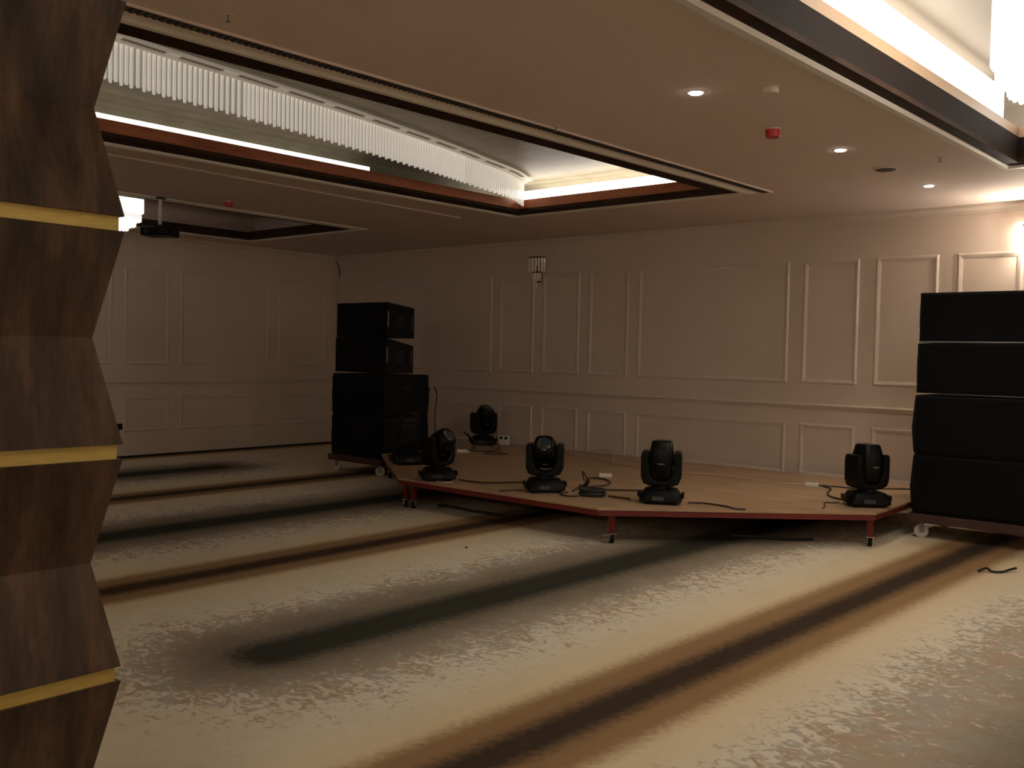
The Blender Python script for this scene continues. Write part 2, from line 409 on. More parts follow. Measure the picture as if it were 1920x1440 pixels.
bp_ = [(-12.6,-9.40),(-9.25,-8.59),(-8.43,-7.78),(-7.62,-6.97),(-6.82,-4.73),(-4.56,-3.91),(-3.73,-3.07),(-2.89,-2.27),(-2.05,-1.40),(-1.22,0.9),(1.08,1.7),(1.9,3.9),(4.1,6.2)]
for a, b in bp_:
    frame_back(a, b, *UZ); frame_back(a, b, *LZB)
lp_ = [(1.9,4.1),(4.3,5.0),(5.2,6.55),(6.72,7.41),(7.61,9.19),(9.37,10.33)]
lp_ = [(2.9,3.6),(3.8,5.4),(5.87,6.54),(6.72,7.42),(7.60,9.20),(9.38,10.35)]
for a, b in lp_:
    frame_left(a, b, *UZ); frame_left(a, b, *LZ)
def rail_prof(z): return [(0,z-0.03),(0.012,z-0.03),(0.018,z-0.012),(0.034,z+0.004),(0.036,z+0.018),(0.026,z+0.026),(0,z+0.028)]
trim(MB().prism_yz([(YB-d,z) for d,z in rail_prof(1.085)][::-1], XL, XR), m_trim)
trim(MB().prism_xz([(XL+d,z) for d,z in rail_prof(1.085)], YF, YB-0.036), m_trim)
trim(MB().prism_yz([(YB,H-0.09),(YB-0.012,H-0.09),(YB-0.02,H-0.06),(YB-0.05,H-0.03),(YB-0.055,H),(YB,H)], XL, XR), m_trim)
trim(MB().prism_xz([(XL,H-0.09),(XL+0.012,H-0.09),(XL+0.02,H-0.06),(XL+0.05,H-0.03),(XL+0.055,H),(XL,H)][::-1], YF, YB-0.055), m_trim)
struct(MB().box(XL, XL+0.016, YF, YB-0.018, 0, 0.10).build('baseboard_left', m_trim))
struct(MB().box(XL, XR, YB-0.016, YB, 0, 0.10).build('baseboard_back', m_trim))
trim(MB().box(XL+0.016, XL+0.03, YF, YB-0.03, 0, 0.028), m_dark)   # thin dark strip along the wall foot

# ------------------------------------------------------------------ zigzag pillar in the foreground
def pillar():
    cx, cy = -2.62, 0.71          # corner (-2.20, 1.13)
    hw = 0.42
    r = thing('pillar', 'walnut clad square pillar with zigzag faces and three gold bands at the left edge', 'pillar', (cx,cy,0))
    bands = [0.245+0.548*i for i in range(6)]
    bands = [0.262, 0.8005, 1.346, 1.897, 2.445, 2.99]
    hb = 0.018
    def sec(h, z): return [(-h,-h,z),(h,-h,z),(h,h,z),(-h,h,z)]
    zs = [0.0]+bands+[H]
    for i in range(len(zs)-1):
        a = zs[i]+(hb if i else 0); b = zs[i+1]-(hb if i < len(zs)-2 else 0)
        if i == 0: secs = [sec(hw-0.052,a), sec(hw,b)]
        elif i == len(zs)-2: secs = [sec(hw,a), sec(hw-0.052,b)]
        else: secs = [sec(hw,a), sec(hw-0.052,(a+b)/2), sec(hw,b)]
        MB().loft(secs).build('wood_panel', m_walnut, r)
    for z in bands:
        MB().loft([sec(hw-0.010,z-hb), sec(hw-0.010,z+hb)]).build('gold_band', m_gold, r)
pillar()

# ------------------------------------------------------------------ curved glass curtain chandelier
def curve_pts(ctrl, step):
    P = [Vector((x,y,0)) for x,y in ctrl]; Q = []
    for i in range(len(P)-1):
        p0 = P[max(i-1,0)]; p1 = P[i]; p2 = P[i+1]; p3 = P[min(i+2,len(P)-1)]
        for k in range(40):
            t = k/40
            Q.append(0.5*((2*p1)+(p2-p0)*t+(2*p0-5*p1+4*p2-p3)*t*t+(3*p1-p0-3*p2+p3)*t**3))
    Q.append(P[-1])
    out = [Q[0]]; acc = 0
    for i in range(1, len(Q)):
        acc += (Q[i]-Q[i-1]).length
        if acc >= step: out.append(Q[i]); acc = 0
    return out
def curtain():
    ctrl = [(-5.93,2.3),(-5.95,2.9),(-6.0,3.4),(-6.05,4.0),(-6.15,4.85),(-6.28,5.7),(-6.42,6.5),(-6.58,7.2),(-6.72,7.8),(-6.93,8.28)]
    r = thing('glass_curtain_chandelier', 'long curved chandelier of white glass tubes in the middle ceiling recess', 'chandelier', (0,0,0))
    pts = curve_pts(ctrl, 0.036)
    z0, z1 = 3.30, 3.575
    tube_mb = MB().lathe([(0.006,0),(0.0120,0.006),(0.0120,z1-z0)], 8)
    proto = tube_mb.build('glass_tube', m_tube, r, smooth=True, loc=(pts[0].x,pts[0].y,z0))
    stuff = MB()
    for i, p in enumerate(pts[1:]):
        dz = -0.006 if i % 2 else 0.008
        if i < 99:
            c = proto.copy(); C.objects.link(c); c.parent = r; c.location = (p.x,p.y,z0+dz)
        else:
            stuff.lathe([(0.006,z0+dz),(0.0120,z0+dz+0.006),(0.0120,z1)], 8, p.x, p.y)
    o = stuff.build('glass_tubes', m_tube, r, smooth=True); o['kind'] = 'stuff'
    def side(off0, off1, z0_, z1_, P, mb):
        L_ = []; R_ = []
        for i, p in enumerate(P):
            d = (P[min(i+1,len(P)-1)]-P[max(i-1,0)]).normalized(); n = Vector((d.y,-d.x,0))  # towards +x
            L_.append(p+n*off0); R_.append(p+n*off1)
        secs = [[(a.x,a.y,z0_),(b.x,b.y,z0_),(b.x,b.y,z1_),(a.x,a.y,z1_)] for a, b in zip(L_, R_)]
        mb.loft(secs); return mb
    sp = pts[::4]+[pts[-1]]
    side(-0.05, -0.035, z0+0.03, z1, sp, MB()).build('diffuser', m_tubeback, r)
    side(-0.05, 0.10, z1, z1+0.022, sp, MB()).build('canopy', m_canopy, r)
    side(0.02, 0.045, z1-0.02, z1, sp, MB()).build('rail', m_canopy, r)
    seq = list(range(4, len(pts)-12, 11))
    for k in seq:
        seg = pts[k:k+9]
        side(0.05, 0.085, z1-0.004, z1, [seg[0], seg[3], seg[6], seg[8]], MB()).build('slot', m_slotg, r)
    # steel hangers up to the lid
    for k in (10, 70, 130, len(pts)-8):
        p = pts[min(k,len(pts)-1)]
        MB().lathe([(0.008,z1+0.022),(0.008,3.62)], 8, p.x+0.05, p.y).build('hanger', m_steel, r)
curtain()

# ------------------------------------------------------------------ drum chandeliers
def drum(loc, ztop, label, m_crystal=m_crystal, m_crystal_rod=m_crystal_rod):
    r = thing('drum_chandelier', label, 'chandelier', loc)
    R = 0.45; zc = -ztop + 0  # local z measured from hub at bottom
    hh = ztop
    MB().lathe([(0.02,0.03),(0.16,0.035),(0.29,0.075),(0.38,0.14),(0.43,0.235),(0.435,0.36),(0.43,hh-0.04)], 48).build('shade', m_crystal, r, smooth=True)
    MB().lathe([(R+0.01,hh-0.04),(R+0.01,hh)], 48).build('ceiling_plate', m_steel, r, smooth=True)
    rod = MB().tube([(0.0,0,0.0),(0,0,hh-0.29)], 0.009, 6, False)
    p = None
    for k in range(60):
        a = 2*PI*k/60
        if p is None: o = p = rod.build('crystal_rod', m_crystal_rod, r, smooth=True)
        else: o = p.copy(); C.objects.link(o); o.parent = r
        o.location = (R*math.cos(a), R*math.sin(a), 0.25)
    for rr, zz, nn in ((0.42,0.165,40),(0.36,0.10,34),(0.28,0.052,26),(0.18,0.022,18),(0.08,0.012,8)):
        mb = MB(); n_ = nn*4
        def rg(rad, zz_, amp): return [(rad*math.cos(2*PI*q/n_), rad*math.sin(2*PI*q/n_), zz_-amp*(0.5+0.5*math.cos(2*PI*q/4))) for q in range(n_)]
        secs = [rg(rr-0.012,zz+0.05,0), rg(rr-0.004,zz+0.01,0.03), rg(rr+0.012,zz+0.012,0.03), rg(rr+0.014,zz+0.05,0)]
        mb.loft(secs+[secs[0]], cap=False)
        mb.build('crystal_ring', m_crystal_rod, r)
    return r
drum((-0.94,5.64,2.955), 3.92-2.955, 'large white glowing crystal drum chandelier in the recess at upper right')
drum((-10.95,5.35,2.955), 3.62-2.955, 'small-looking white crystal drum chandelier partly hidden behind the pillar', m_crystal_dim, m_crystal_rod_dim)
drum((-0.7,-0.6,2.955), 3.92-2.955, 'white crystal drum chandelier overhead behind the camera position')

# ------------------------------------------------------------------ ceiling fittings
def downlight(x, y, label):
    r = thing('downlight', label, 'light', (x,y,H), 0, 'recessed downlights')
    MB().lathe([(0.052,-0.004),(0.056,0.0)], 24).build('rim', m_cornice, r, smooth=True)
    MB().lathe([(0.036,-0.010),(0.042,-0.0045)], 24).build('lens', m_down, r, smooth=True)
    l = bpy.data.lights.new('downlight_beam', 'SPOT'); l.energy = SPOT_W; l.color = WARM; l.spot_size = 2.0; l.spot_blend = 0.8; l.shadow_soft_size = 0.04
    lo = bpy.data.objects.new('downlight_beam', l); C.objects.link(lo); lo.parent = r; lo.location = (0,0,-0.03)
downlight(-2.99,5.22,'lit round downlight nearest the camera in the ceiling strip')
downlight(-2.88,7.28,'lit round downlight in the middle of the row of three')
downlight(-2.79,9.20,'lit round downlight closest to the panelled back wall')

def sprinkler(x, y, label):
    r = thing('sprinkler', label, 'sprinkler', (x,y,H), 0, 'ceiling sprinkler heads')
    MB().lathe([(0.024,-0.003),(0.026,0.0)], 20).build('rosette', m_ceil, r, smooth=True)
    MB().lathe([(0.004,-0.034),(0.006,-0.02),(0.006,-0.003)], 10).build('stem', m_greyp, r, smooth=True)
    MB().lathe([(0.013,-0.037),(0.013,-0.034)], 14).build('deflector', m_greyp, r)
sprinkler(-4.16,2.66,'small sprinkler head on the ceiling next to the pillar top')
sprinkler(-4.22,5.39,'small sprinkler head at the air slot above the middle of the recess')
sprinkler(-2.35,8.0,'tiny sprinkler head on the ceiling right of the downlight row')
def detector(x, y, label, m, rr, hh, name='fire_alarm', cat='alarm', group=None):
    r = thing(name, label, cat, (x,y,H), 0, group)
    MB().lathe([(rr*0.9,-hh),(rr,-hh*0.75),(rr,-0.008)], 24).build('cover', m, r, smooth=True)
    MB().lathe([(rr*1.08,-0.008),(rr*1.08,0)], 24).build('base', m_ceil if m is not m_redp else m_white, r)
detector(-3.01,6.36,'round red alarm sounder on the ceiling between two downlights', m_redp, 0.052, 0.062)
detector(-9.35,6.01,'small red alarm sounder on the far ceiling left of the recess corner', m_redp, 0.05, 0.055)
detector(-2.57,5.38,'pale round smoke detector on the ceiling right of the first downlight', m_ceil, 0.05, 0.04, 'smoke_detector', 'detector')
detector(-2.85,8.22,'flat dark round grille flush in the ceiling left of the last downlight', m_slot, 0.085, 0.012, 'ceiling_speaker', 'speaker')

def slot_diffuser(x0, x1, y0, y1, label, n=60, wd=0.09, cut=True):
    L_ = math.hypot(x1-x0, y1-y0); a = math.atan2(-(x1-x0), (y1-y0))
    r = thing('air_diffuser', label, 'vent', (x0,y0,H-0.001), a)
    MB().box(-wd/2, wd/2, 0, L_, -0.006, 0.0).build('backing', m_slotb, r)
    mb = MB(); k = int(L_/0.04)
    for i in range(k):
        mb.box(-wd/2, wd/2, i*0.04, i*0.04+0.020, -0.012, -0.006)
    mb.build('blades', m_slot, r)
    MB().box(-wd/2-0.012,-wd/2,0,L_,-0.014,0.0).build('flange', m_ceil, r)
    MB().box(wd/2,wd/2+0.012,0,L_,-0.014,0.0).build('flange', m_ceil, r)
slot_diffuser(-4.475,-4.155,2.0,8.7,'long dark slotted air diffuser beside the near edge of the middle recess')
slot_diffuser(-7.95,-7.95,0.5,8.3,'thin grey air slot in the ceiling left of the middle recess', wd=0.02)

# ------------------------------------------------------------------ projector
def projector():
    r = thing('projector', 'black projector hanging on a white pole from the far ceiling', 'projector', (-9.76,5.42,H), 0.65)
    MB().lathe([(0.05,-0.02),(0.055,0)], 16).build('ceiling_plate', m_bcable, r)
    MB().lathe([(0.017,-0.30),(0.017,-0.02)], 12).build('pole', m_white, r, smooth=True)
    MB().box(-0.06,0.06,-0.03,0.03,-0.33,-0.30).build('bracket', m_black, r, bevel=0.004)
    b = MB().box(-0.17,0.17,-0.13,0.13,-0.43,-0.335).build('body', m_plastic2, r, bevel=0.015)
    MB().cyl_y(0.03,-0.15,-0.125,-0.09,-0.385,16).build('lens', m_glass_lens, b)
    MB().box(0.05,0.14,-0.134,-0.13,-0.41,-0.36).build('vent', m_dark, b)
projector()

# ------------------------------------------------------------------ wall sconces
def sconce(x, z, lit, label):
    r = thing('wall_sconce', label, 'sconce', (x,YB,z), 0, 'crystal wall sconces')
    MB().box(-0.05,0.05,-0.014,0,-0.34,0.03).build('wall_plate', m_bronze, r, bevel=0.004)
    g = m_sglass_lit if lit else m_sglass0
    def ring_(R, z0, n, h, name):
        cy = -0.05
        secs = [[(R*math.cos(PI*i/16+PI), cy+R*0.75*math.sin(PI*i/16+PI), zz) for i in range(17)] for zz in (z0, z0+0.018)]
        o = MB().loft(secs).build(name, m_bronze, r)
        for i in range(n):
            a = PI+PI*(i+0.5)/n
            MB().lathe([(0.006,z0-h),(0.015,z0-h+0.012),(0.016,z0)], 8, R*math.cos(a)*0.93, cy+R*0.75*math.sin(a)*0.93).build('glass_rod', g, r, smooth=True)
    ring_(0.15, 0.0, 9, 0.20, 'upper_ring')
    ring_(0.075, -0.21, 5, 0.12, 'lower_ring')
    MB().lathe([(0.004,-0.42),(0.014,-0.39),(0.006,-0.36),(0.004,-0.21)], 8, 0, -0.07).build('pendant', g, r, smooth=True)
    MB().lathe([(0.012,-0.10),(0.02,-0.06),(0.012,-0.01),(0.010,0.0)], 10, 0, -0.06).build('bulb', m_bulb if lit else m_white, r, smooth=True)
    if lit:
        l = bpy.data.lights.new('sconce_light','POINT'); l.energy = SCONCE_W; l.color = (1,0.9,0.76); l.shadow_soft_size = 0.03
        lo = bpy.data.objects.new('sconce_light', l); C.objects.link(lo); lo.parent = r; lo.location = (0,-0.16,-0.10)
    return r
sconce(-8.51, 2.99, False, 'unlit crystal wall sconce above the narrow panels of the back wall')
sconce(-2.13, 2.99, True, 'lit crystal wall sconce at the right edge above the right speaker stack')

def fill_sconce(x, y, rz, label):  # unseen sconces, added to raise the ambient light on ceiling and walls
    r = sconce(0, 2.99, True, label); r.location = (x, y, 2.99); r.rotation_euler = (0,0,rz)
for k, xx in enumerate((-5.8,-2.1,1.6,4.6)):
    fill_sconce(xx, YF, PI, ('first','second','third','fourth')[k]+' added fill-light sconce from the left wall along the unseen wall behind the camera')
for k, yy in enumerate((0.0,4.0,8.0)):
    fill_sconce(XR, yy, -PI/2, ('nearest','middle','farthest')[k]+' of three added fill-light sconces on the right side wall outside the view')

# socket and loose wire on the far walls
sk = thing('wall_socket', 'small black wall socket low on the left wall beside the pillar', 'socket', (XL,6.655,0.453))
MB().box(0,0.012,-0.045,0.045,-0.045,0.045).build('plate', m_black, sk, bevel=0.004)
MB().cyl_x(0.022,0.011,0.015,0,0,14).build('outlet', m_dark, sk)
tag(MB().tube([(XL+0.03,YB-0.04,3.17),(XL+0.07,YB-0.02,3.11),(XL+0.11,YB-0.015,3.02),(XL+0.11,YB-0.014,2.9)],0.008).build('loose_wire', m_cable), 'short loose dark wire hanging in the top corner of the two walls', 'wire')

# ------------------------------------------------------------------ stage
ZS = 0.31
A2 = (-9.0,10.42); A1 = (-9.0,8.05); A = (-7.16,6.64); B = (-4.62,6.60); Cc = (-2.83,8.20); C2 = (-2.86,10.42)
def caster(parent, x, y, r=0.045, wheel=m_black, h=0.10, ang=0.0, w_=0.03, fork=m_steel, depth=2):
    # fork is a part, wheel its sub-part (or both parts when depth=1)
    f = MB()
    f.box(-0.035,0.035,-0.035,0.035,h-0.008,h); f.box(-w_/2-0.008,-w_/2-0.003,-0.018,0.025,r-0.012,h-0.008); f.box(w_/2+0.003,w_/2+0.008,-0.018,0.025,r-0.012,h-0.008)
    f.cyl_x(0.006,-w_/2-0.012,w_/2+0.012,0.005,r,8)
    fo = f.build('caster', fork, parent, loc=(x,y,0), rot=(0,0,ang))
    wb = MB().loft([[(xx, 0.005+rr*math.cos(2*PI*i/24), r+rr*math.sin(2*PI*i/24)) for i in range(24)] for xx, rr in ((-w_/2,r*0.35),(-w_/2,r*0.8),(-w_/2+0.004,r),(w_/2-0.004,r),(w_/2,r*0.8),(w_/2,r*0.35))])
    wb.build('wheel', wheel, fo, smooth=True)
    return fo
def stage():
    r = thing('stage_platform', 'low wooden stage platform on a red steel frame with casters', 'stage', (0,0,0))
    m_deck = noise_mat('stage_deck', (0.36,0.235,0.135), (0.45,0.30,0.18), 2.2, 0.45, stretch=(1,2.2,1), spec=0.4, detail=4)
    # deck boards: three modules, thin joints between them
    xs = [-7.16, -5.9, -4.62]
    panels = [
        [A2, A1, (-7.166,6.645), (-7.166,10.42)],
        [(-7.16,10.42), (-7.16,6.64), (-5.893,6.62), (-5.893,10.42)],
        [(-5.887,10.42), (-5.887,6.62), (-4.623,6.60), (-4.623,10.42)],
        [(-4.617,10.42), (-4.617,6.603), Cc, C2],
    ]
    for pl in panels:
        MB().prism(pl, ZS-0.018, ZS).build('deck', m_deck, r)
    P = [A2, A1, A, B, Cc, C2]
    def bar(a, b, z0, z1, w_=0.04, inset=0.012):
        a = Vector((*a,0)); b = Vector((*b,0)); d = (b-a).normalized(); n = Vector((-d.y,d.x,0))
        q = [a+n*inset, b+n*inset, b+n*(inset+w_), a+n*(inset+w_)]
        return MB().prism([(v.x,v.y) for v in q], z0, z1).build('frame_rail', m_redf, r)
    for i in range(len(P)-1): bar(P[i], P[i+1], ZS-0.068, ZS-0.02)
    bar(C2, A2, ZS-0.068, ZS-0.02)
    legs = [(-8.93,8.13),(-8.93,10.3),(-7.14,6.73),(-7.02,6.73),(-4.56,6.73),(-2.90,8.27),(-2.92,10.3),(-5.9,9.0),(-4.6,9.0),(-7.1,9.0),(-7.1,10.3),(-4.6,10.3)]
    for k, (x, y) in enumerate(legs):
        MB().box(x-0.022,x+0.022,y-0.022,y+0.022,0.085,ZS-0.068).build('leg', m_redf, r)
        caster(r, x, y, 0.040, m_black, 0.088, [0.9,0.5,1.2,0.2][k%4], 0.034)
    # brake pedals seen on the front leg
    MB().box(-4.60,-4.535,6.655,6.69,0.072,0.086).build('brake_pedal', m_steel, r)
stage()

# ------------------------------------------------------------------ speaker stacks
def dolly(x0, x1, y0, y1, label):
    r = thing('speaker_dolly', label, 'dolly', (x0,y0,0), 0, 'wheeled dollies under the speaker stacks')
    W, D = x1-x0, y1-y0
    MB().box(0,W,0,D,0.145,0.225).build('platform', m_dolly, r, bevel=0.006)
    for x, y, a in ((0.10,0.09,0.5),(W-0.10,0.09,0.8),(0.10,D-0.09,0.2),(W-0.10,D-0.09,1.0)):
        caster(r, x, y, 0.062, m_wheel, 0.145, a+1.4, 0.034, m_greyp)
    return r
def sub(x0, x1, y0, y1, z0, h, label):
    r = thing('subwoofer', label, 'speaker', (x0,y0,z0), 0, 'subwoofer cabinets of the stacks')
    W, D = x1-x0, y1-y0
    pts = [(0.012,0),(-0.002,0.04),(-0.02,h*0.45),(-0.012,h*0.62),(0.0,h-0.04),(0.006,h)]
    out = pts + [(W-x, z) for x, z in reversed(pts)]
    cb_ = MB().prism_xz([(x,z) for x,z in out][::-1], 0.03, D).build('cabinet', m_black, r, bevel=0.01)
    MB().box(0.03,W-0.03,0.0,0.03,0.025,h-0.025).build('grille', m_grille, r, bevel=0.008)
    for s in (-0.012, W-0.001):
        MB().box(s,s+0.013,D*0.42,D*0.58,h*0.55,h*0.72).build('handle', m_dark, cb_)
    return r
def flap_on(r, x, y):
    MB().prism_xz([(0,0),(0.07,-0.09),(0,-0.09)], 0, 0.05).build('connector_flap', m_black, r, loc=(x,y,0.42))
def line_module(x0, x1, y0, z0, label, D=0.50, hf=0.455, hr=0.395, strip=False):
    r = thing('line_array_speaker', label, 'speaker', (x0,y0,z0), 0, 'wide top speakers of the stacks')
    W = x1-x0
    if strip: MB().box(0.01,W-0.01,-0.004,0.004,0.0,0.012).build('edge_strip', m_greyp, r)
    cab = MB().prism_yz([(0.02,0),(D,0),(D,hr),(0.02,hf)], 0, W).build('cabinet', m_black, r, bevel=0.006)
    MB().box(0.03,W-0.03,0.0,0.02,0.02,hf-0.02).build('grille', m_grille, r, bevel=0.005)
    for xx in (-0.006, W):
        MB().box(xx,xx+0.006,0.03,0.045,hf*0.30,hf*0.74).build('rigging_rail', m_greyp, r)
        MB().box(xx,xx+0.006,D-0.05,D-0.035,0.10,0.30).build('rigging_rail', m_slot, r)
        MB().box(xx,xx+0.005,0.18,0.32,0.14,0.30).build('side_handle', m_dark, cab)
    return r
# left stack
x0, x1 = -10.10, -9.06; yf = 8.10
dolly(x0-0.02, x1+0.01, yf-0.02, yf+0.88, 'brown dolly on pale wheels under the left speaker stack')
sub(x0, x1, yf, yf+0.82, 0.227, 0.54, 'lower subwoofer of the left speaker stack, resting on its dolly')
us = sub(x0, x1, yf, yf+0.82, 0.769, 0.545, 'upper subwoofer of the left speaker stack, below the two top speakers')
flap_on(us, x1-x0-0.005, 0.75)
line_module(-10.04, -9.03+0.0, yf, 1.335, 'lower of the two wide top speakers on the left stack', hr=0.36)
line_module(-10.02, -9.02, yf, 1.793, 'topmost speaker of the left stack with a slanted roof')
# right stack
x0, x1 = -2.80, -1.66; yf = 9.0
dolly(x0-0.01, x1+0.02, yf-0.02, yf+0.88, 'red-brown dolly on pale wheels under the right speaker stack')
sub(x0, x1, yf, yf+0.82, 0.227, 0.54, 'lower subwoofer of the right speaker stack, resting on its dolly')
sub(x0, x1, yf, yf+0.82, 0.769, 0.545, 'upper subwoofer of the right speaker stack, below the two top speakers')
line_module(-2.785, -1.70, yf, 1.335, 'lower of the two wide top speakers on the right stack')
line_module(-2.775, -1.69, yf, 1.797, 'topmost speaker of the right stack, just under the lit sconce', strip=True)

# cable down the side of the left stack and its plug flap
tag(MB().tube([(-9.0,8.97,1.15),(-8.97,8.99,1.05),(-8.99,8.98,0.8),(-8.96,8.96,0.55),(-8.93,8.96,0.33)],0.009).build('speaker_cable', m_bcable), 'black cable hanging down the rear side of the left speaker stack', 'cable')

# ------------------------------------------------------------------ moving head lights
def rsec(hx, hy, z, c=0.35, n=4):
    """rounded rectangle section"""
    pts = []; r_ = min(hx,hy)*c
    for (sx, sy, a0) in ((1,1,0),(-1,1,PI/2),(-1,-1,PI),(1,-1,3*PI/2)):
        for k in range(n):
            a = a0+PI/2*k/(n-1)
            pts.append((sx*(hx-r_)+r_*math.cos(a), sy*(hy-r_)+r_*math.sin(a), z))
    return pts
def moving_head(px, py, label, base_rot=0.0, pan=0.0, tilt=0.0, s=1.0):
    th = math.atan2(-px, py) if True else 0
    r = thing('moving_head_light', label, 'stage light', (px,py,ZS), th+base_rot, 'moving head stage lights')
    r.scale = (s,s,s)
    b = MB().loft([rsec(0.150,0.125,0.012,0.3), rsec(0.185,0.150,0.030,0.3), rsec(0.182,0.148,0.065,0.35), rsec(0.145,0.125,0.125,0.4), rsec(0.12,0.11,0.135,0.5)]).build('base', m_plastic2, r, smooth=True)
    for sx in (-1,1):
        MB().loft([[(sx*0.17,-0.07,0.045),(sx*0.205,-0.07,0.06),(sx*0.205,-0.07,0.10),(sx*0.19,-0.07,0.10),(sx*0.16,-0.07,0.07)],
                   [(sx*0.17,0.07,0.045),(sx*0.205,0.07,0.06),(sx*0.205,0.07,0.10),(sx*0.19,0.07,0.10),(sx*0.16,0.07,0.07)]]).build('handle', m_plastic2, b)
        for sy in (-1,1):
            MB().lathe([(0.018,0),(0.02,0.014)],10,sx*0.12,sy*0.095).build('foot', m_black, b)
    MB().box(-0.07,0.03,-0.152,-0.144,0.04,0.075).build('display', m_glass_lens, b)
    MB().lathe([(0.085,0.134),(0.08,0.165)],24).build('pan_bearing', m_black, r, smooth=True)
    U = [(-0.10,0.160),(0.10,0.160),(0.155,0.18),(0.178,0.24),(0.180,0.42),(0.170,0.465),(0.115,0.468),(0.110,0.44),(0.110,0.30),(0.082,0.235),(0.045,0.205),(-0.045,0.205),(-0.082,0.235),(-0.110,0.30),(-0.110,0.44),(-0.115,0.468),(-0.170,0.465),(-0.180,0.42),(-0.178,0.24),(-0.155,0.18)]
    MB().prism_xz(U, -0.09, 0.09).build('yoke', m_plastic, r, bevel=0.012, rot=(0,0,pan))
    R_ = Matrix.Rotation(pan,4,'Z') @ Matrix.Rotation(tilt,4,'X')
    hd = MB().loft([rsec(0.055,0.06,-0.165,0.6), rsec(0.085,0.095,-0.15,0.6), rsec(0.10,0.115,-0.10,0.55), rsec(0.102,0.118,0.0,0.55), rsec(0.104,0.115,0.07,0.5), rsec(0.102,0.110,0.10,0.5), rsec(0.090,0.095,0.172,0.6), rsec(0.080,0.085,0.184,0.7)]).build('head', m_plastic, r, smooth=True, loc=(0,0,0.375), rot=R_.to_euler())
    MB().lathe([(0.070,0.1835),(0.055,0.190),(0.02,0.193)],24).build('lens', m_glass_lens, hd, smooth=True)
    MB().box(-0.03,0.03,-0.1215,-0.116,-0.02,-0.012).build('badge', m_greyp, hd)
    mb = MB()
    for k in range(5): mb.box(-0.05,0.05,0.114,0.121,-0.10+0.03*k,-0.085+0.03*k)
    mb.build('vent', m_black, hd)
    MB().cyl_x(0.035,-0.112,0.112,0,0,16).build('tilt_axle', m_black, hd)
    return r
def mh(fx, fy, *a, **k):
    d = math.hypot(fx, fy); s_ = (d+0.15)/d
    return moving_head(fx*s_, fy*s_, *a, **k)
mh(-7.90,7.47,'tall dark moving head light against the left speaker stack', base_rot=0.3, pan=1.25, tilt=0.12, s=1.07)
mh(-6.68,6.73,'moving head light tilted sideways at the front left stage corner', base_rot=0.1, pan=0.75, tilt=0.9, s=0.96)
mh(-8.92,9.88,'smallest-looking moving head light at the back of the stage near the wall', base_rot=0.0, pan=0.6, tilt=0.55)
mh(-5.45,6.91,'moving head light at the front of the stage left of the coiled cables', base_rot=0.15, pan=-0.25, tilt=1.0, s=0.99)
mh(-4.33,7.14,'upright moving head light facing the camera at the front middle of the stage', base_rot=-0.05, pan=0.0, tilt=0.0)
mh(-2.99,8.40,'upright moving head light at the right front corner beside the right stack', base_rot=0.35, pan=0.35, tilt=0.0, s=1.0)

# ------------------------------------------------------------------ small things on the stage
def cable(name, pts, r_, m, label, z=None, cat='cable'):
    P = [(p[0],p[1],(p[2] if len(p)>2 else ZS+r_+0.001)) for p in pts]
    return tag(MB().tube(P, r_).build(name, m, smooth=True), label, cat)
def power_strip(x, y, rz, L_, label, m=m_white, name='power_strip'):
    r = thing(name, label, 'power strip', (x,y,ZS), rz)
    b = MB().box(-L_/2,L_/2,-0.032,0.032,0.0,0.042).build('housing', m, r, bevel=0.008)
    for k in range(2 if L_ < 0.2 else 3):
        xx = (k-(0.5 if L_ < 0.2 else 1))*0.05
        MB().lathe([(0.018,0.0425),(0.018,0.044)],14,xx,0).build('outlet', m_greyp, b)
    return r
power_strip(-5.78,8.38,0.62,0.14,'pale power strip lying alone in the middle of the stage')
power_strip(-3.92,9.42,0.1,0.13,'white power strip on the stage left of the right front light')
power_strip(-8.47,9.0,0.75,0.17,'white power strip with black plugs by the left stack')
ad = thing('socket_box', 'small white box with two dark sockets on the stage at the wall', 'socket', (-8.87,10.28,ZS), 0.35)
MB().box(-0.075,0.075,-0.03,0.03,0,0.13).build('housing', m_white, ad, bevel=0.006)
for sx in (-0.036,0.036): MB().box(sx-0.022,sx+0.022,-0.034,-0.029,0.078,0.118).build('outlet', m_dark, ad)
MB().tube([(0.0,-0.035,0.06),(0.03,-0.08,0.05),(0.06,-0.09,0.01),(0.11,-0.06,0.008)],0.007).build('lead', m_wcable, ad)

cable('power_cable', [(-6.62,6.98),(-6.45,6.97),(-6.28,7.02),(-6.15,7.2),(-6.02,7.36),(-5.85,7.36),(-5.66,7.2)], 0.008, m_cable, 'brown cable between the two front left moving head lights')
cable('power_cable', [(-5.34,7.2),(-5.45,7.45),(-5.58,7.75),(-5.75,8.0),(-5.78,8.15),(-5.62,8.15),(-5.42,7.95),(-5.36,7.70),(-5.45,7.55),(-5.55,7.6)], 0.009, m_cable, 'brown cable looping back behind the coiled black cable')
cable('power_cable', [(-5.34,7.12),(-5.30,6.96),(-5.18,6.92),(-5.12,6.99)], 0.008, m_cable, 'short brown cable from the third light to the black coil')
cable('power_cable', [(-5.25,7.42),(-5.12,7.58),(-4.98,7.70),(-4.85,7.82),(-4.62,7.72),(-4.50,7.55)], 0.008, m_cable, 'brown cable from the loops to the back of the facing light')
cable('power_cable', [(-4.925,7.20),(-4.87,7.20),(-4.78,7.20),(-4.69,7.20)], 0.009, m_cable, 'brown cable between the black coil and the facing light')
cable('power_cable', [(-4.22,7.42),(-4.12,7.50),(-4.0,7.5),(-3.86,7.48),(-3.76,7.42),(-3.68,7.46)], 0.008, m_cable, 'brown cable running right from the facing light to the stage edge')
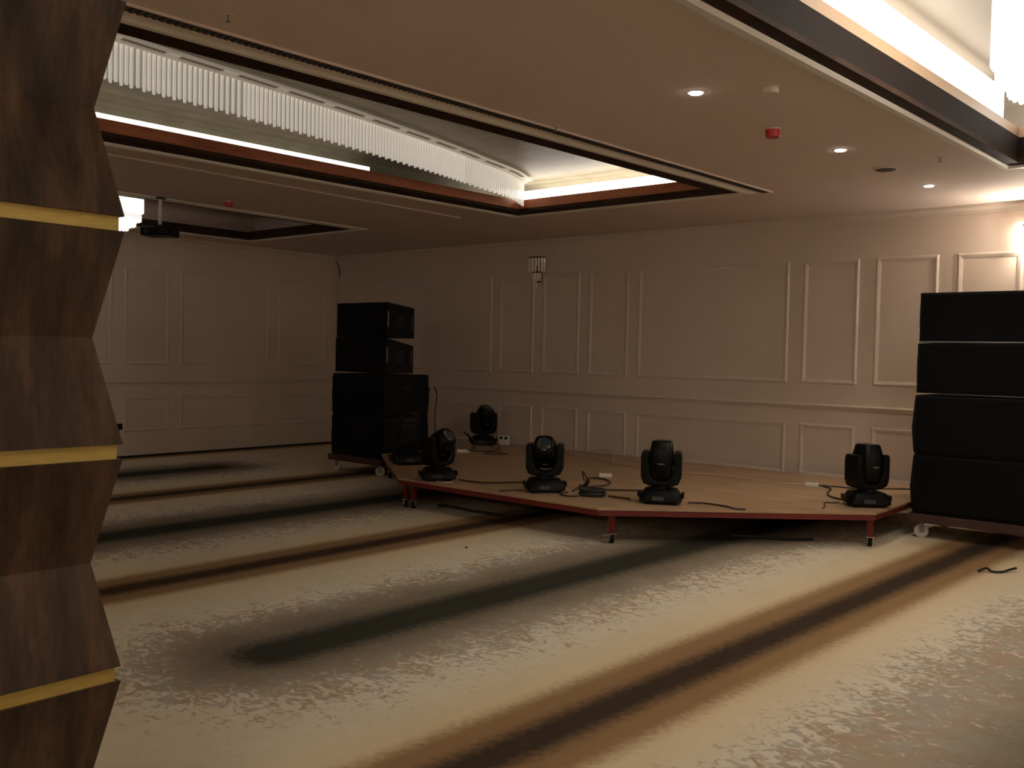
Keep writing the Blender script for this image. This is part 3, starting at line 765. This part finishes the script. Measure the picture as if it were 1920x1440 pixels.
cable('power_cable', [(-3.845,9.43,ZS+0.02),(-3.78,9.44),(-3.68,9.34),(-3.58,9.0),(-3.45,8.78),(-3.30,8.70)], 0.008, m_bcable, 'black cable from the white power strip to the right front light')
cable('power_cable', [(-3.84,9.50,ZS+0.012),(-3.72,9.56),(-3.6,9.56),(-3.45,9.62),(-3.2,9.9),(-3.0,10.05)], 0.007, m_cable, 'thin brown cable passing behind the right front light')
cable('power_cable', [(-3.27,8.50),(-3.30,8.44),(-3.36,8.40),(-3.30,8.24),(-3.26,8.14),(-3.24,8.05)], 0.006, m_cable, 'short crooked brown cable at the foot of the right front light')
cable('power_cable', [(-5.70,6.88),(-5.76,6.85),(-5.80,6.78),(-5.82,6.69)], 0.006, m_cable, 'thin brown cable at the stage edge left of the third light')
cable('power_cable', [(-6.60,6.86),(-6.55,6.80),(-6.58,6.73),(-6.68,6.72)], 0.006, m_wcable, 'short pale cable loop right of the front left light')
cable('thin_cord', [(-7.98,10.3),(-7.4,9.9),(-7.0,9.75),(-6.6,9.6),(-6.2,9.45),(-5.6,9.3),(-5.0,9.45),(-4.4,9.35),(-3.98,9.45)], 0.006, m_wcable, 'pale cord wandering across the back half of the stage')
cable('thin_cord', [(-7.4,10.3,ZS+0.012),(-7.1,10.2,ZS+0.07),(-6.8,9.95,ZS+0.09),(-6.5,9.6,ZS+0.05),(-6.35,9.35,ZS+0.008)], 0.008, m_wcable, 'pale cord arching up from the stage near the back wall')
cable('plug_lead', [(-8.37,9.08,ZS+0.06),(-8.40,9.15,ZS+0.13),(-8.5,9.2,ZS+0.16),(-8.62,9.22,ZS+0.22),(-8.7,9.25,ZS+0.24)], 0.013, m_bcable, 'thick dark lead curving up beside the white power strip with plugs')
cable('power_cable', [(-8.40,9.0,ZS+0.04),(-8.34,9.08,ZS+0.03),(-8.31,9.25,ZS+0.012),(-8.32,9.4,ZS+0.010),(-8.45,9.7,ZS+0.009),(-8.6,9.85)], 0.007, m_bcable, 'black cable from the plug strip to the light at the wall')
cable('power_cable', [(-8.32,9.25),(-8.1,9.35),(-7.95,9.28),(-8.02,9.12),(-8.2,9.1)], 0.006, m_cable, 'tangled thin brown cable in front of the light at the wall')
cable('white_lead', [(-7.68,7.72,ZS+0.016),(-7.55,7.75,ZS+0.06),(-7.5,7.6,ZS+0.02),(-7.4,7.45,ZS+0.016)], 0.012, m_white, 'crumpled white lead between the two left front lights')
# black coil with connector
co = thing('cable_coil', 'flat black coil of cable lying on the front of the stage', 'cable', (-5.05,7.12,ZS), 0.55)
for k in range(4):
    R = 0.085+0.012*(k % 2)
    MB().tube([(R*1.25*math.cos(2*PI*i/18), R*0.7*math.sin(2*PI*i/18), 0.012+0.017*k) for i in range(19)], 0.012, 8, False).build('loop', m_bcable, co, smooth=True)
cn = tag(MB().tube([(-5.22,7.20,ZS+0.01),(-5.24,7.22,ZS+0.05),(-5.21,7.24,ZS+0.085),(-5.18,7.24,ZS+0.12)],0.017).tube([(-5.18,7.24,ZS+0.12),(-5.26,7.26,ZS+0.19),(-5.28,7.27,ZS+0.19),(-5.24,7.25,ZS+0.11)],0.006).build('cable_connector', m_bcable, smooth=True), 'black connector standing upright behind the flat black coil', 'connector')

# dark things on the carpet
cable('dropped_strap', [(-1.92,7.86,0.012),(-1.88,7.93,0.03),(-1.84,7.92,0.012),(-1.78,7.97,0.010),(-1.74,8.05,0.022),(-1.71,8.10,0.03)], 0.010, m_bcable, 'small dark crumpled strap on the carpet at the far right', cat='strap')
tag(MB().lathe([(0.014,0.0),(0.012,0.006),(0.004,0.010)],10,-5.29,5.68).build('carpet_crumb', m_dark), 'tiny dark crumb on the cream carpet in front of the stage', 'litter')
cable('floor_cable', [(-6.95,7.02,0.012),(-6.75,6.98,0.03),(-6.5,7.02,0.012),(-6.25,6.98,0.025),(-6.0,7.05,0.012)], 0.014, m_bcable, 'black cable bundle on the carpet under the left part of the stage')
cable('floor_cable', [(-3.95,7.75,0.012),(-3.75,7.85,0.02),(-3.5,8.0,0.012),(-3.35,8.12,0.02)], 0.014, m_bcable, 'black cable bundle on the carpet under the right part of the stage')
